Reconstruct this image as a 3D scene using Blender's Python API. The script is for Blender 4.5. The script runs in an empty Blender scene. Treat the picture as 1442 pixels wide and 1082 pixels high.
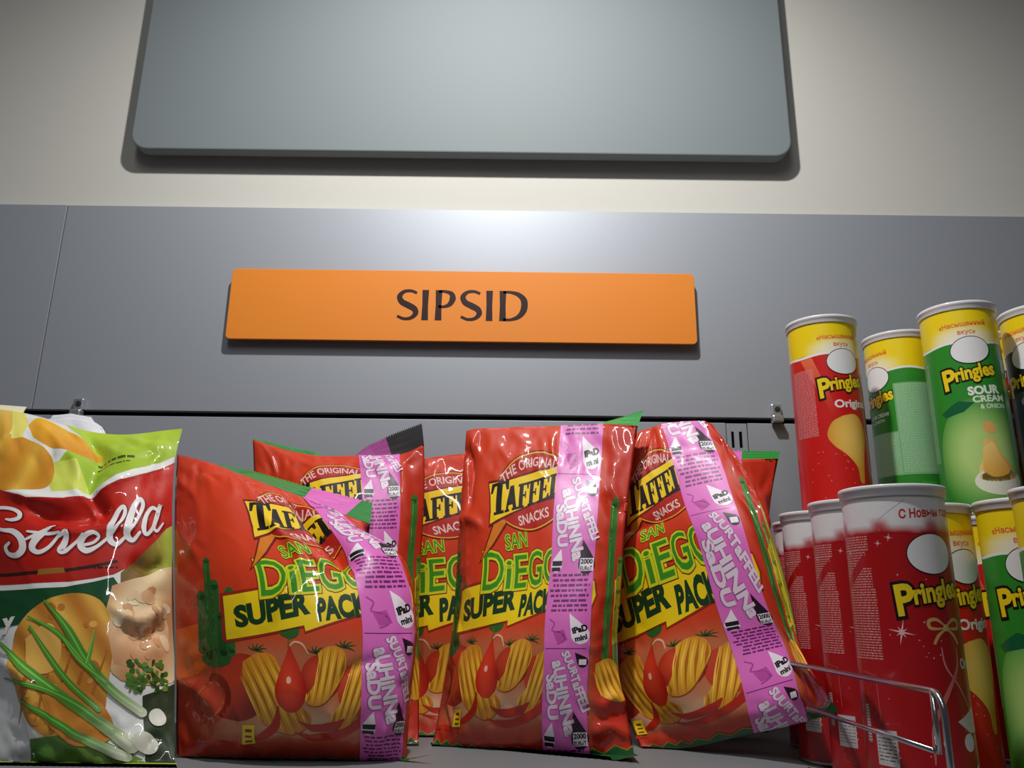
import bpy, bmesh, math, random
import numpy as np
from mathutils import Vector, Matrix, noise
from mathutils.geometry import tessellate_polygon

scene = bpy.context.scene
COL = scene.collection

# ------------------------------------------------------------------ camera
F_PX = 1130.0
EYE = Vector((0, 0, 1.6))
PITCH = math.radians(15.6)
ROLL = 0.012
fw = Vector((0, math.cos(PITCH), math.sin(PITCH)))
rt0 = Vector((1, 0, 0)); up0 = rt0.cross(fw)
rt = rt0 * math.cos(ROLL) + up0 * math.sin(ROLL)
up = up0 * math.cos(ROLL) - rt0 * math.sin(ROLL)
cam_d = bpy.data.cameras.new('camera'); cam = bpy.data.objects.new('camera', cam_d); COL.objects.link(cam)
cam_d.sensor_fit = 'HORIZONTAL'; cam_d.sensor_width = 36; cam_d.lens = F_PX / 1442 * 36; cam_d.clip_start = .02
M4 = Matrix((rt, up, -fw)).transposed().to_4x4(); M4.translation = EYE
cam.matrix_world = M4
scene.camera = cam

def at(px, py, Y):
    """the point of the place seen at a photo position, at distance Y in front of the viewer"""
    d = fw + rt * ((px - 721) / F_PX) + up * ((541 - py) / F_PX)
    return EYE + d * (Y / d.y)

# ------------------------------------------------------------------ light
scene.view_settings.view_transform = 'Standard'
scene.view_settings.look = 'None'
scene.view_settings.exposure = 0.0
scene.view_settings.gamma = 1.0
scene.view_settings.use_curve_mapping = False
wd = bpy.data.worlds.new('shop_ambient'); scene.world = wd; wd.use_nodes = True
wd.node_tree.nodes['Background'].inputs[0].default_value = (.9, .93, 1.0, 1)
wd.node_tree.nodes['Background'].inputs[1].default_value = .04

def aim(o, target):
    o.rotation_euler = (Vector(target) - o.location).to_track_quat('-Z', 'Y').to_euler()
sp = bpy.data.lights.new('ceiling_spot', 'SPOT'); spo = bpy.data.objects.new('ceiling_spot', sp); COL.objects.link(spo)
spo.location = (-.03, .47, 2.72); aim(spo, (-.03, .96, 1.9))
sp.energy = 43.5; sp.spot_size = math.radians(150); sp.spot_blend = 1.0; sp.shadow_soft_size = .022; sp.color = (1, .988, .968)
tb = bpy.data.lights.new('streak_fill_light', 'AREA'); tbo = bpy.data.objects.new('streak_fill_light', tb); COL.objects.link(tbo)  # unseen light added behind the camera for film streaks and front fill
tbo.location = (-.25, -1.0, 3.3); tb.shape = 'RECTANGLE'; tb.size = .04; tb.size_y = 1.8; tb.energy = 13; tb.color = (.95, .98, 1)

# ------------------------------------------------------------------ materials
import functools
@functools.lru_cache(None)
def lin(c):
    return tuple((v / 255 / 12.92) if v / 255 <= .04045 else ((v / 255 + .055) / 1.055) ** 2.4 for v in c)

def mat(name, rgb, rough=.5, metal=0., coat=0., bump=0., bscale=200., var=0., spec=.5):
    m = bpy.data.materials.new(name); m.use_nodes = True
    nt = m.node_tree; b = nt.nodes['Principled BSDF']
    b.inputs['Roughness'].default_value = rough; b.inputs['Metallic'].default_value = metal
    b.inputs['Coat Weight'].default_value = coat; b.inputs['Coat Roughness'].default_value = .08
    b.inputs['Specular IOR Level'].default_value = spec
    c = lin(rgb)
    tc = nt.nodes.new('ShaderNodeTexCoord'); nz = nt.nodes.new('ShaderNodeTexNoise')
    nz.inputs['Scale'].default_value = bscale; nz.inputs['Detail'].default_value = 4
    nt.links.new(tc.outputs['Object'], nz.inputs['Vector'])
    mx = nt.nodes.new('ShaderNodeMix'); mx.data_type = 'RGBA'
    mx.inputs[6].default_value = tuple(v * (1 - var) for v in c) + (1,)
    mx.inputs[7].default_value = tuple(min(1, v * (1 + var)) for v in c) + (1,)
    nt.links.new(nz.outputs['Fac'], mx.inputs[0]); nt.links.new(mx.outputs[2], b.inputs['Base Color'])
    if bump:
        bp = nt.nodes.new('ShaderNodeBump'); bp.inputs['Strength'].default_value = bump; bp.inputs['Distance'].default_value = .001
        nt.links.new(nz.outputs['Fac'], bp.inputs['Height']); nt.links.new(bp.outputs[0], b.inputs['Normal'])
    return m

def print_mat(name, rough, coat=0., bump=0., bscale=60., spec=.5, crough=.12):
    m = bpy.data.materials.new(name); m.use_nodes = True
    nt = m.node_tree; b = nt.nodes['Principled BSDF']
    a = nt.nodes.new('ShaderNodeAttribute'); a.attribute_name = 'Col'
    nt.links.new(a.outputs['Color'], b.inputs['Base Color'])
    b.inputs['Roughness'].default_value = rough; b.inputs['Coat Weight'].default_value = coat
    b.inputs['Coat Roughness'].default_value = crough; b.inputs['Specular IOR Level'].default_value = spec
    if bump:
        tc = nt.nodes.new('ShaderNodeTexCoord'); nz = nt.nodes.new('ShaderNodeTexNoise')
        nz.inputs['Scale'].default_value = bscale; nz.inputs['Detail'].default_value = 2
        nt.links.new(tc.outputs['Object'], nz.inputs['Vector'])
        bp = nt.nodes.new('ShaderNodeBump'); bp.inputs['Strength'].default_value = bump; bp.inputs['Distance'].default_value = .002
        nt.links.new(nz.outputs['Fac'], bp.inputs['Height']); nt.links.new(bp.outputs[0], b.inputs['Normal'])
    return m

MT = dict(
    wall=mat('painted_wall', (198, 195, 187), .9, bump=.05, bscale=90, var=.02),
    panel=mat('grey_panel_paint', (162, 166, 173), .54, metal=.4, bump=.02, bscale=400, var=.015),
    board=mat('grey_board_laminate', (118, 126, 128), .66, metal=.0, spec=.4, bump=.01, bscale=500, var=.01),
    shelf=mat('grey_shelf_paint', (118, 120, 122), .5, bump=.03, bscale=300, var=.02),
    dark=mat('dark_gap', (30, 31, 33), .8),
    metal=mat('zinc_metal', (205, 207, 210), .32, metal=.85, var=.05),
    wire=mat('chromed_wire', (190, 192, 198), .22, metal=1., var=.02),
    orange=mat('orange_sign_plastic', (232, 134, 26), .6, var=.012, bscale=30),
    ink=mat('dark_brown_ink', (44, 18, 16), .6),
    lid=mat('white_lid_plastic', (226, 222, 224), .3, coat=.3),
    tin=mat('tin_rim', (200, 200, 204), .3, metal=.9),
    film=print_mat('printed_film', .5, coat=.7, spec=.25, crough=.05),
    tape=print_mat('printed_paper_tape', .42, coat=.06, spec=.4),
    can=print_mat('printed_tube_label', .34, coat=.15),
)

# ------------------------------------------------------------------ helpers
def tag(o, label=None, cat=None, group=None, kind=None):
    if label: o['label'] = label
    if cat: o['category'] = cat
    if group: o['group'] = group
    if kind: o['kind'] = kind
    return o

def empty(name, loc):
    o = bpy.data.objects.new(name, None); o.location = loc; o.empty_display_size = .03; COL.objects.link(o); return o

def link(name, me, m=None, parent=None):
    o = bpy.data.objects.new(name, me); COL.objects.link(o)
    if m is not None: me.materials.append(m)
    if parent is not None:
        o.parent = parent
        o.matrix_parent_inverse = Matrix.Translation(-parent.location)   # parts are built in world coordinates
    return o

def bm_obj(name, bm, m, parent=None, smooth=False):
    me = bpy.data.meshes.new(name); bmesh.ops.recalc_face_normals(bm, faces=bm.faces[:]); bm.to_mesh(me); bm.free()
    if smooth: me.shade_smooth()
    return link(name, me, m, parent)

def box(bm, a, b, bev=0.):
    a = Vector(a); b = Vector(b)
    r = bmesh.ops.create_cube(bm, size=1)
    vs = r['verts']
    for v in vs: v.co = Vector((a[i] + (v.co[i] + .5) * (b[i] - a[i]) for i in range(3)))
    if bev:
        es = list({e for v in vs for e in v.link_edges})
        bmesh.ops.bevel(bm, geom=es, offset=bev, segments=2, profile=.5, affect='EDGES')

def rrect(w, h, r, n=8):
    pts = []
    for cx, cy, a0 in ((w - r, h - r, 0), (r, h - r, 90), (r, r, 180), (w - r, r, 270)):
        for k in range(n + 1):
            a = math.radians(a0 + 90 * k / n); pts.append((cx + r * math.cos(a), cy + r * math.sin(a)))
    return pts

def slab(x0, z0, w, h, r, y_front, thick, bev):
    """rounded board facing -Y with a softened front edge"""
    bm = bmesh.new(); rings = []
    for inset, y in ((0, y_front + thick), (0, y_front + bev), (bev * .3, y_front + bev * .3), (bev, y_front)):
        rr = rrect(w - 2 * inset, h - 2 * inset, max(r - inset, .0005))
        rings.append([bm.verts.new((x0 + inset + p[0], y, z0 + inset + p[1])) for p in rr])
    n = len(rings[0])
    for a, b in zip(rings, rings[1:]):
        for i in range(n): bm.faces.new((a[i], a[(i + 1) % n], b[(i + 1) % n], b[i]))
    bm.faces.new(rings[0]); bm.faces.new(rings[-1])
    return bm

def lathe(prof, n=64):
    bm = bmesh.new(); rings = []
    for r, z in prof:
        if r < 1e-6: rings.append([bm.verts.new((0, 0, z))])
        else: rings.append([bm.verts.new((r * math.cos(2 * math.pi * i / n), r * math.sin(2 * math.pi * i / n), z)) for i in range(n)])
    for a, b in zip(rings, rings[1:]):
        for i in range(n):
            if len(a) == 1 and len(b) == 1: continue
            if len(a) == 1: bm.faces.new((a[0], b[i], b[(i + 1) % n]))
            elif len(b) == 1: bm.faces.new((a[i], a[(i + 1) % n], b[0]))
            else: bm.faces.new((a[i], a[(i + 1) % n], b[(i + 1) % n], b[i]))
    return bm

def tube(bm, pts, r, n=10):
    pts = [Vector(p) for p in pts]; rings = []
    for i, p in enumerate(pts):
        d = (pts[min(i + 1, len(pts) - 1)] - pts[max(i - 1, 0)]).normalized()
        a = d.cross(Vector((1, 0, 0)) if abs(d.x) < .9 else Vector((0, 0, 1))).normalized(); b = d.cross(a)
        rings.append([bm.verts.new(p + a * r * math.cos(2 * math.pi * k / n) + b * r * math.sin(2 * math.pi * k / n)) for k in range(n)])
    for s, t in zip(rings, rings[1:]):
        for k in range(n): bm.faces.new((s[k], s[(k + 1) % n], t[(k + 1) % n], t[k]))
    bm.faces.new(rings[0]); bm.faces.new(rings[-1])

def smooth_pts(pts, n=8):
    """Catmull-Rom through 2-D/3-D points"""
    P = [np.array(p, float) for p in pts]
    P = [2 * P[0] - P[1]] + P + [2 * P[-1] - P[-2]]
    out = []
    for i in range(1, len(P) - 2):
        for k in range(n):
            t = k / n
            out.append(.5 * (2 * P[i] + (P[i + 1] - P[i - 1]) * t + (2 * P[i - 1] - 5 * P[i] + 4 * P[i + 1] - P[i + 2]) * t * t
                             + (3 * P[i] - P[i - 1] - 3 * P[i + 1] + P[i + 2]) * t ** 3))
    out.append(P[-2]); return [tuple(p) for p in out]

# ------------------------------------------------------------------ flat print (drawn as coloured shapes, y downwards)
_tc = {}
def text_mesh(s, bold=0., space=1.):
    key = (s, bold, space)
    if key not in _tc:
        cu = bpy.data.curves.new('t', 'FONT'); cu.body = s; cu.size = 1; cu.offset = bold; cu.resolution_u = 3; cu.space_character = space
        o = bpy.data.objects.new('t', cu); COL.objects.link(o)
        dg = bpy.context.evaluated_depsgraph_get(); me = o.evaluated_get(dg).to_mesh()
        v = np.array([p.co[:2] for p in me.vertices]).reshape(-1, 2); f = [tuple(p.vertices) for p in me.polygons]
        o.evaluated_get(dg).to_mesh_clear(); bpy.data.objects.remove(o); bpy.data.curves.remove(cu)
        _tc[key] = (v, f)
    return _tc[key]

class Art:
    def __init__(s): s.items = []; s.lay = 0; s.auto = False; s.n = 0
    def raw(s, v, f, col):
        s.n += 1; s.items.append((np.asarray(v, float), f, col, s.n * .16 if s.auto else s.lay)); return s
    def up(s, n=1): s.lay += n
    def poly(s, pts, col):
        t = tessellate_polygon([[Vector((p[0], p[1], 0)) for p in pts]])
        s.raw([p[:2] for p in pts], [tuple(x) for x in t], col)
    def rect(s, x0, y0, x1, y1, col): s.raw([(x0, y0), (x1, y0), (x1, y1), (x0, y1)], [(0, 1, 2, 3)], col)
    def ell(s, cx, cy, rx, ry, col, rot=0, n=28, ring=0.):
        c, sn = math.cos(math.radians(rot)), math.sin(math.radians(rot))
        P = lambda a, b: [(cx + a * math.cos(k) * c - b * math.sin(k) * sn, cy + a * math.cos(k) * sn + b * math.sin(k) * c) for k in np.linspace(0, 2 * math.pi, n, endpoint=False)]
        if not ring: s.raw(P(rx, ry), [tuple(range(n))], col)
        else: s.raw(P(rx, ry) + P(rx - ring, ry - ring), [(i, (i + 1) % n, n + (i + 1) % n, n + i) for i in range(n)], col)
    def stroke(s, pts, w, col, sm=6, cap=False):
        """w: number, or list of widths at the given points"""
        n0 = len(pts); q = smooth_pts(pts, sm) if sm and n0 > 2 else [tuple(p) for p in pts]
        q = np.array(q); W = np.interp(np.linspace(0, 1, len(q)), np.linspace(0, 1, n0), w) if isinstance(w, (list, tuple)) else np.full(len(q), w)
        d = np.gradient(q, axis=0); d /= np.linalg.norm(d, axis=1)[:, None] + 1e-9
        nrm = np.stack([-d[:, 1], d[:, 0]], 1); a = q + nrm * W[:, None] / 2; b = q - nrm * W[:, None] / 2; m = len(q)
        s.raw(np.vstack([a, b]), [(i, i + 1, m + i + 1, m + i) for i in range(m - 1)], col)
        if cap:
            for e in (0, -1): s.ell(q[e][0], q[e][1], W[e] / 2, W[e] / 2, col, n=10)
    def text(s, t, x, y, h, col, rot=0, shear=0, bold=0., width=None, center=False, arc=None, space=1., ref=None):
        """baseline start (or centre) at x, y; cap height h; rot in degrees, positive turns clockwise"""
        v, f = text_mesh(t, bold, space); v = v.copy()
        rv = text_mesh(ref or t, 0., space)[0]
        x0, x1 = rv[:, 0].min(), rv[:, 0].max()
        v[:, 0] -= x0; W = x1 - x0
        k = h / .70; sx = (width / W) if width else k
        v[:, 0] *= sx; v[:, 1] *= k; W *= sx
        v[:, 0] += shear * v[:, 1]
        if center: v[:, 0] -= W / 2
        if arc:   # radius: bend the line upwards
            a = v[:, 0] / arc; r = arc + v[:, 1]; v = np.stack([r * np.sin(a), r * np.cos(a) - arc], 1)
        v[:, 1] *= -1
        c, sn = math.cos(math.radians(rot)), math.sin(math.radians(rot))
        s.raw(np.stack([x + v[:, 0] * c - v[:, 1] * sn, y + v[:, 0] * sn + v[:, 1] * c], 1), f, col)
    def lines(s, x0, y0, x1, y1, dy, th, col, seed=0, word=6., rag=0., gap=.22):
        """a block of small print: rows of word-long dashes"""
        r = random.Random(seed); y = y0
        while y < y1:
            x = x0 + r.random() * rag; end = x1 - r.random() * rag
            while x < end:
                w = word * (.35 + r.random()); w = min(w, end - x)
                s.rect(x, y, x + w, y + th, col); x += w + word * gap
            y += dy
    def drop(s, tx, ty, cx, cy, r, col):
        a0 = math.atan2(ty - cy, tx - cx); pts = [(tx, ty)]
        for k in range(17):
            a = a0 + math.radians(62) + k / 16 * math.radians(236); pts.append((cx + r * math.cos(a), cy + r * math.sin(a)))
        s.poly(pts, col)
    def sliced(s, sx, sy, ox=0., diag=False):
        """cut every shape along the lines of the net it will lie on (steps sx, sy; diagonals too if asked)"""
        V, FC = [], []
        def cut(polys, f, step, off=0.):
            if not step: return polys
            out = []
            for p in polys:
                h = [f(q) - off for q in p]; k0 = math.floor(min(h) / step + 1e-6); k1 = math.ceil(max(h) / step - 1e-6)
                rest, rh = p, h
                for k in range(k0 + 1, k1):
                    c = k * step; lo, hi, hh = [], [], []
                    for a in range(len(rest)):
                        q, r_ = rest[a], rest[(a + 1) % len(rest)]; ha, hb = rh[a] - c, rh[(a + 1) % len(rest)] - c
                        if ha <= 0: lo.append(q)
                        if ha >= 0: hi.append(q); hh.append(ha + c)
                        if ha * hb < 0:
                            t = ha / (ha - hb); m = (q[0] + (r_[0] - q[0]) * t, q[1] + (r_[1] - q[1]) * t); lo.append(m); hi.append(m); hh.append(c)
                    if len(lo) > 2: out.append(lo)
                    rest, rh = hi, hh
                    if len(rest) < 3: break
                if len(rest) > 2: out.append(rest)
            return out
        for v, f, col, lay in s.items:
            for q in f:
                ps = cut([[tuple(v[i]) for i in q]], lambda p: p[0], sx, ox); ps = cut(ps, lambda p: p[1], sy)
                if diag: ps = cut(ps, lambda p: p[0] - p[1], sx)
                for p in ps:
                    n0 = len(V); V += [(a[0], a[1], lay) for a in p]; FC.append((list(range(n0, n0 + len(p))), col))
        return np.array(V), FC

def shade(c, k): return tuple(max(0, min(255, v * k)) for v in c)
def mixc(a, b, t): t = max(0, min(1, t)); return tuple(a[i] * (1 - t) + b[i] * t for i in range(3))

def decal_mesh(name, sl, mapper, inside=None):
    """lay sliced print on a surface; mapper(xy) -> positions, normals"""
    V, FC = sl
    xy = V[:, :2]; P, N = mapper(xy)
    P = P + N * (0.00006 + 0.000035 * V[:, 2])[:, None]
    faces, cols = [], []; xl = xy.tolist()
    for idx, col in FC:
        pts = [xl[k] for k in idx]; m = len(pts)
        if inside is not None and not inside(sum(p[0] for p in pts) / m, sum(p[1] for p in pts) / m): continue
        area = sum(pts[k - 1][0] * pts[k][1] - pts[k - 1][1] * pts[k][0] for k in range(m))
        if abs(area) < 1e-6: continue
        if area > 0: idx = idx[::-1]
        faces.append(idx)
        if callable(col): cols += [lin(tuple(int(v) for v in col(*xl[i]))) + (1,) for i in idx]
        else: cols += [lin(tuple(col)) + (1,)] * m
    used = sorted({i for f in faces for i in f}); rm = {o: n for n, o in enumerate(used)}
    me = bpy.data.meshes.new(name)
    me.from_pydata(P[used].tolist(), [], [[rm[i] for i in f] for f in faces]); 
    ca = me.color_attributes.new('Col', 'FLOAT_COLOR', 'CORNER'); ca.data.foreach_set('color', np.array(cols, np.float32).ravel())
    me.shade_smooth(); me.normals_split_custom_set_from_vertices(N[used].tolist())
    return me

# ================================================================== THE SETTING
Z0 = EYE.z
Y_HEAD = 1.06
SHELF_Z = Z0 - .134

bm = bmesh.new(); box(bm, (-1.6, 1.085, Z0 - 1.4), (1.6, 1.16, Z0 + 1.6))
tag(bm_obj('wall_back', bm, MT['wall']), kind='structure')

bm = bmesh.new(); box(bm, (-1.6, -2.2, -.05), (1.6, 1.085, 0)); tag(bm_obj('floor', bm, MT['shelf']), kind='structure')

# header panels: a short one at the far left, a long one behind the sign
seam_x = at(88, 330, Y_HEAD).x; z_seam = at(700, 588, Y_HEAD).z; z_top = at(700, 296, Y_HEAD).z
def back_panel(x0, x1, z0, z1, y, label, name='shelf_back_panel'):
    root = empty(name, ((x0 + x1) / 2, y, z0))
    bm = bmesh.new(); box(bm, (x0, y, z0), (x1, y + .012, z1), .0004); bm_obj('sheet', bm, MT['panel'], root)
    bm = bmesh.new(); box(bm, (x0, y + .001, z1 - .004), (x1, y + .022, z1 + .0006), .0008); bm_obj('top_lip', bm, MT['panel'], root)
    return tag(root, label, 'panel', 'grey shelving back panels')
back_panel(-1.5, seam_x - .0006, z_seam + .004, z_top, Y_HEAD, 'upper grey metal back panel at the far left, left of the vertical joint')
back_panel(seam_x + .0006, 1.5, z_seam + .004, z_top, Y_HEAD + .0008, 'long upper grey metal back panel behind the orange sign')
ux = at(1027, 650, Y_HEAD).x; ux2 = at(1056, 650, Y_HEAD).x
back_panel(-1.5, ux - .0012, SHELF_Z - .03, z_seam - .0035, Y_HEAD + .003, 'lower grey metal back panel behind the crisp bags')
back_panel(ux2 + .0012, 1.5, SHELF_Z - .03, z_seam - .0035, Y_HEAD + .003, 'lower grey metal back panel behind the crisp tubes')
bm = bmesh.new(); box(bm, (-1.55, Y_HEAD + .0245, SHELF_Z - .1), (1.55, Y_HEAD + .0248, z_top - .02)); tag(bm_obj('dark_gap_sheet_1', bm, MT['dark']), kind='structure')  # thin dark sheet behind the panels, makes their joints read as dark gaps

# slotted upright between the two lower panels
up_root = empty('slotted_upright', ((ux + ux2) / 2, Y_HEAD, SHELF_Z - .03))
sx = [ux, at(1031, 612, Y_HEAD).x, at(1035, 612, Y_HEAD).x, at(1042, 612, Y_HEAD).x, at(1046.5, 612, Y_HEAD).x, ux2]
bm = bmesh.new(); zt = z_seam - .0035; zs = []
z = at(1038, 607, Y_HEAD).z; sl_h = .0225
while z > SHELF_Z + .03: zs.append((z - sl_h, z)); z -= .05
edges = [zt] + [v for a, b in zs for v in (b, a)] + [SHELF_Z - .03]
for i in range(len(edges) - 1):
    for j in range(5):
        if i % 2 == 1 and j in (1, 3): continue
        box(bm, (sx[j], Y_HEAD + .0045, edges[i + 1]), (sx[j + 1], Y_HEAD + .0065, edges[i]))
bm_obj('slotted_face', bm, MT['panel'], up_root)
bm = bmesh.new(); box(bm, (ux, Y_HEAD + .019, SHELF_Z - .03), (ux2, Y_HEAD + .021, zt)); bm_obj('channel_back', bm, MT['dark'], up_root)
tag(up_root, 'grey slotted upright strip between the lower back panels', 'upright')

# shelf
sh = empty('shelf', (0, .8, SHELF_Z - .02))
bm = bmesh.new(); box(bm, (-1.5, .48, SHELF_Z - .02), (1.5, Y_HEAD + .003, SHELF_Z), .002); bm_obj('deck', bm, MT['shelf'], sh)
bm = bmesh.new(); box(bm, (-1.5, .468, SHELF_Z - .045), (1.5, .4795, SHELF_Z + .004), .002); bm_obj('front_lip', bm, MT['shelf'], sh)
tag(sh, 'grey metal shelf under the crisp bags and tubes', 'shelf')

# big rounded board on the wall
bl = at(191, 150, 1.054).x; br = at(1110, 150, 1.054).x; bz = at(650, 214.5, 1.054).z
bw = empty('wall_board', ((bl + br) / 2, 1.054, bz))
for fx in (.2, .8):
    b2 = bmesh.new(); xx = bl + (br - bl) * fx; box(b2, (xx - .03, 1.0719, bz + .1), (xx + .03, 1.0852, bz + .5)); bm_obj('mounting_rail', b2, MT['dark'], bw)
bm = slab(bl, bz, br - bl, .62, .026, 1.054, .018, .0022)
bm_obj('face', bm, MT['board'], bw); tag(bw, 'large grey wall board with rounded corners above the orange sign', 'board')

# orange sign
SY = Y_HEAD - .0135
sxl = at(322, 430, SY).x; sxr = at(979.5, 432, SY).x; szt = at(650, 382, SY).z; szb = at(650, 481, SY).z
sg = empty('shelf_sign', ((sxl + sxr) / 2, SY, szb))
bm = slab(sxl, szb, sxr - sxl, szt - szb, .0065, SY, .0045, .0006); bm_obj('plate', bm, MT['orange'], sg)
for fx in (.2, .8):
    bm = bmesh.new(); xx = sxl + (sxr - sxl) * fx; box(bm, (xx - .02, SY + .0045, szb + .03), (xx + .02, Y_HEAD + .001, szb + .055)); bm_obj('mounting_block', bm, MT['dark'], sg)
A = Art(); I = (44, 18, 16)
def letS(x):   # humanist S, 33 x 46
    A.stroke([(x + 29, 5), (x + 21, 1.8), (x + 11, 2.8), (x + 4.6, 10), (x + 8, 18.5), (x + 17, 23.5), (x + 26, 29), (x + 28, 36), (x + 22, 42.5), (x + 12, 44), (x + 2.2, 40)],
             [4.2, 4.6, 5.4, 7.6, 8.8, 9.6, 9, 7.6, 5.4, 4.6, 4.2], I, 8)
def letI(x): A.poly([(x, 0), (x + 9.6, 0), (x + 8.9, 23), (x + 9.6, 46), (x, 46), (x + .7, 23)], I)
letS(0); letI(36.5)
letI(55.5); A.stroke([(60, 2.2), (69, 2.1), (78, 5.5), (80, 13), (76, 21.5), (68, 25.2), (60, 24.8)], [4.2, 4.4, 7, 9, 7, 4.4, 4.2], I, 8)
letS(90); letI(127.5)
letI(146.5); A.stroke([(152, 2.2), (162, 2.2), (174, 6), (181.5, 15), (181, 29), (174, 39), (163, 43.6), (152, 43.8)], [4.2, 4.4, 7, 9.4, 9.4, 7, 4.4, 4.2], I, 8)
p0 = at(559, 405.5, SY); k = (at(746, 410, SY).x - p0.x) / 189.5
def smap(xy):
    P = np.stack([p0.x + xy[:, 0] * k, np.full(len(xy), SY), (szt + szb) / 2 + .0005 + (23 - xy[:, 1]) * k], 1)
    N = np.zeros_like(P); N[:, 1] = -1; return P, N
link('lettering', decal_mesh('lettering', A.sliced(0, 0), smap), MT['film'], sg)
tag(sg, 'orange sign plate reading SIPSID on the grey panel', 'sign')

# panel clips
def clip(px, py, label):
    c = at(px, py, Y_HEAD); root = empty('panel_clip', (c.x, Y_HEAD, c.z - .013))
    bm = bmesh.new(); box(bm, (c.x - .0068, Y_HEAD - .006, c.z - .004), (c.x + .0068, Y_HEAD - .0002, c.z + .0125), .0018)
    box(bm, (c.x - .0075, Y_HEAD - .012, c.z - .0135), (c.x + .0075, Y_HEAD - .0002, c.z - .0042), .0018); bm_obj('bracket', bm, MT['metal'], root)
    b = lathe([(0, 0), (.0036, 0), (.0036, .0012), (.0022, .0016), (0, .0016)], 16)
    bmesh.ops.transform(b, matrix=Matrix.Translation((c.x + .001, Y_HEAD - .006, c.z + .005)) @ Matrix.Rotation(math.pi / 2, 4, 'X'), verts=b.verts)
    bm_obj('screw', b, MT['dark'], root)
    tag(root, label, 'clip', 'metal panel clips')
clip(112, 575, 'small metal clip on the panel joint above the green and red bag')
clip(1092, 583, 'small metal clip on the panel joint beside the red tube')

# ================================================================== PRINT OF THE RED BAGS  (420 wide, 460 high)
RED = (208, 58, 22); YEL = (238, 196, 20); DGR = (16, 58, 26); GRN = (60, 140, 28); LGY = (206, 212, 30)
def film_col(x, y):
    c = RED
    g = mixc(RED, (190, 104, 66), (y - 262) / 40)
    if y > 262: c = g
    gx = math.exp(-(((x - 175) / 80) ** 2 + ((y - 395) / 26) ** 2)); c = mixc(c, (220, 184, 146), gx * .95)
    lx = max(0, min(1, (75 - x) / 60)); c = mixc(c, (180, 46, 20), lx * .9)
    if y > 405: c = mixc(c, (178, 46, 20), (y - 405) / 30)
    if x > 330: c = mixc(c, (190, 44, 20), (x - 330) / 20)
    return c

def slab_letters(A, col, x, base, h, w):
    """TAFFEL in heavy slab-serif capitals, rising to the right; x start, w letter pitch"""
    def place(pts, ox, sc, oy): return [(x + ox + p[0] * sc, oy - p[1] * sc * 1.0) for p in pts]
    s = h / 40.
    T = [[(0, 40), (30, 40), (31, 28), (27, 28), (24, 36), (20, 36), (20, 4), (24, 4), (24, 0), (6, 0), (6, 4), (10, 4), (10, 36), (6, 36), (3, 28), (-1, 28)]]
    Al = [[(9, 40), (17, 40), (25, 4), (28, 4), (28, 0), (15, 0), (15, 4), (17.5, 4), (16.3, 10), (8, 10), (7, 4), (9.5, 4), (9.5, 0), (-1, 0), (-1, 4), (2, 4)]]
    Ff = [[(0, 40), (24, 40), (24, 29), (21, 29), (19, 36), (12, 36), (12, 22), (16, 22), (16, 26), (19, 26), (19, 15), (16, 15), (16, 18.5), (12, 18.5), (12, 4), (15, 4), (15, 0), (0, 0), (0, 4), (3, 4), (3, 36), (0, 36)]]
    E = [[(0, 40), (24, 40), (24, 29), (21, 29), (19, 36), (12, 36), (12, 22), (16, 22), (16, 26), (19, 26), (19, 15), (16, 15), (16, 18.5), (12, 18.5), (12, 4), (19, 4), (22, 12), (25, 12), (25, 0), (0, 0), (0, 4), (3, 4), (3, 36), (0, 36)]]
    L = [[(0, 40), (15, 40), (15, 36), (12, 36), (12, 4), (19, 4), (22, 13), (25, 13), (25, 0), (0, 0), (0, 4), (3, 4), (3, 36), (0, 36)]]
    ox = 0
    for i, (g, adv, sc) in enumerate(((T, 26, 1.22), (Al, 27, .95), (Ff, 24, .92), (Ff, 24, .92), (E, 25, .92), (L, 24, .95))):
        oy = base - .20 * ox
        for poly in g: A.poly([(p[0], p[1] - .20 * (p[0] - x - ox)) for p in place(poly, ox, s * sc * .82, oy)], col)
        ox += adv * sc * s * .82

def cactus(A, x, y0, y1, w, col, arms=True):
    A.stroke([(x, y1), (x, (y0 + y1) / 2), (x, y0)], w, col, 4, cap=True)
    A.stroke([(x - w * .18, y1), (x - w * .18, y0 + 3)], w * .14, shade(col, 1.5), 0)
    if arms:
        m = y0 + (y1 - y0) * .72
        A.stroke([(x, m), (x - w * 1.25, m - 8), (x - w * 1.4, m - (y1 - y0) * .34)], w * .72, shade(col, .9), 5, cap=True)
        A.stroke([(x, m - 6), (x + w * 1.2, m - 16), (x + w * 1.35, m - (y1 - y0) * .42)], w * .72, shade(col, 1.1), 5, cap=True)

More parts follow.
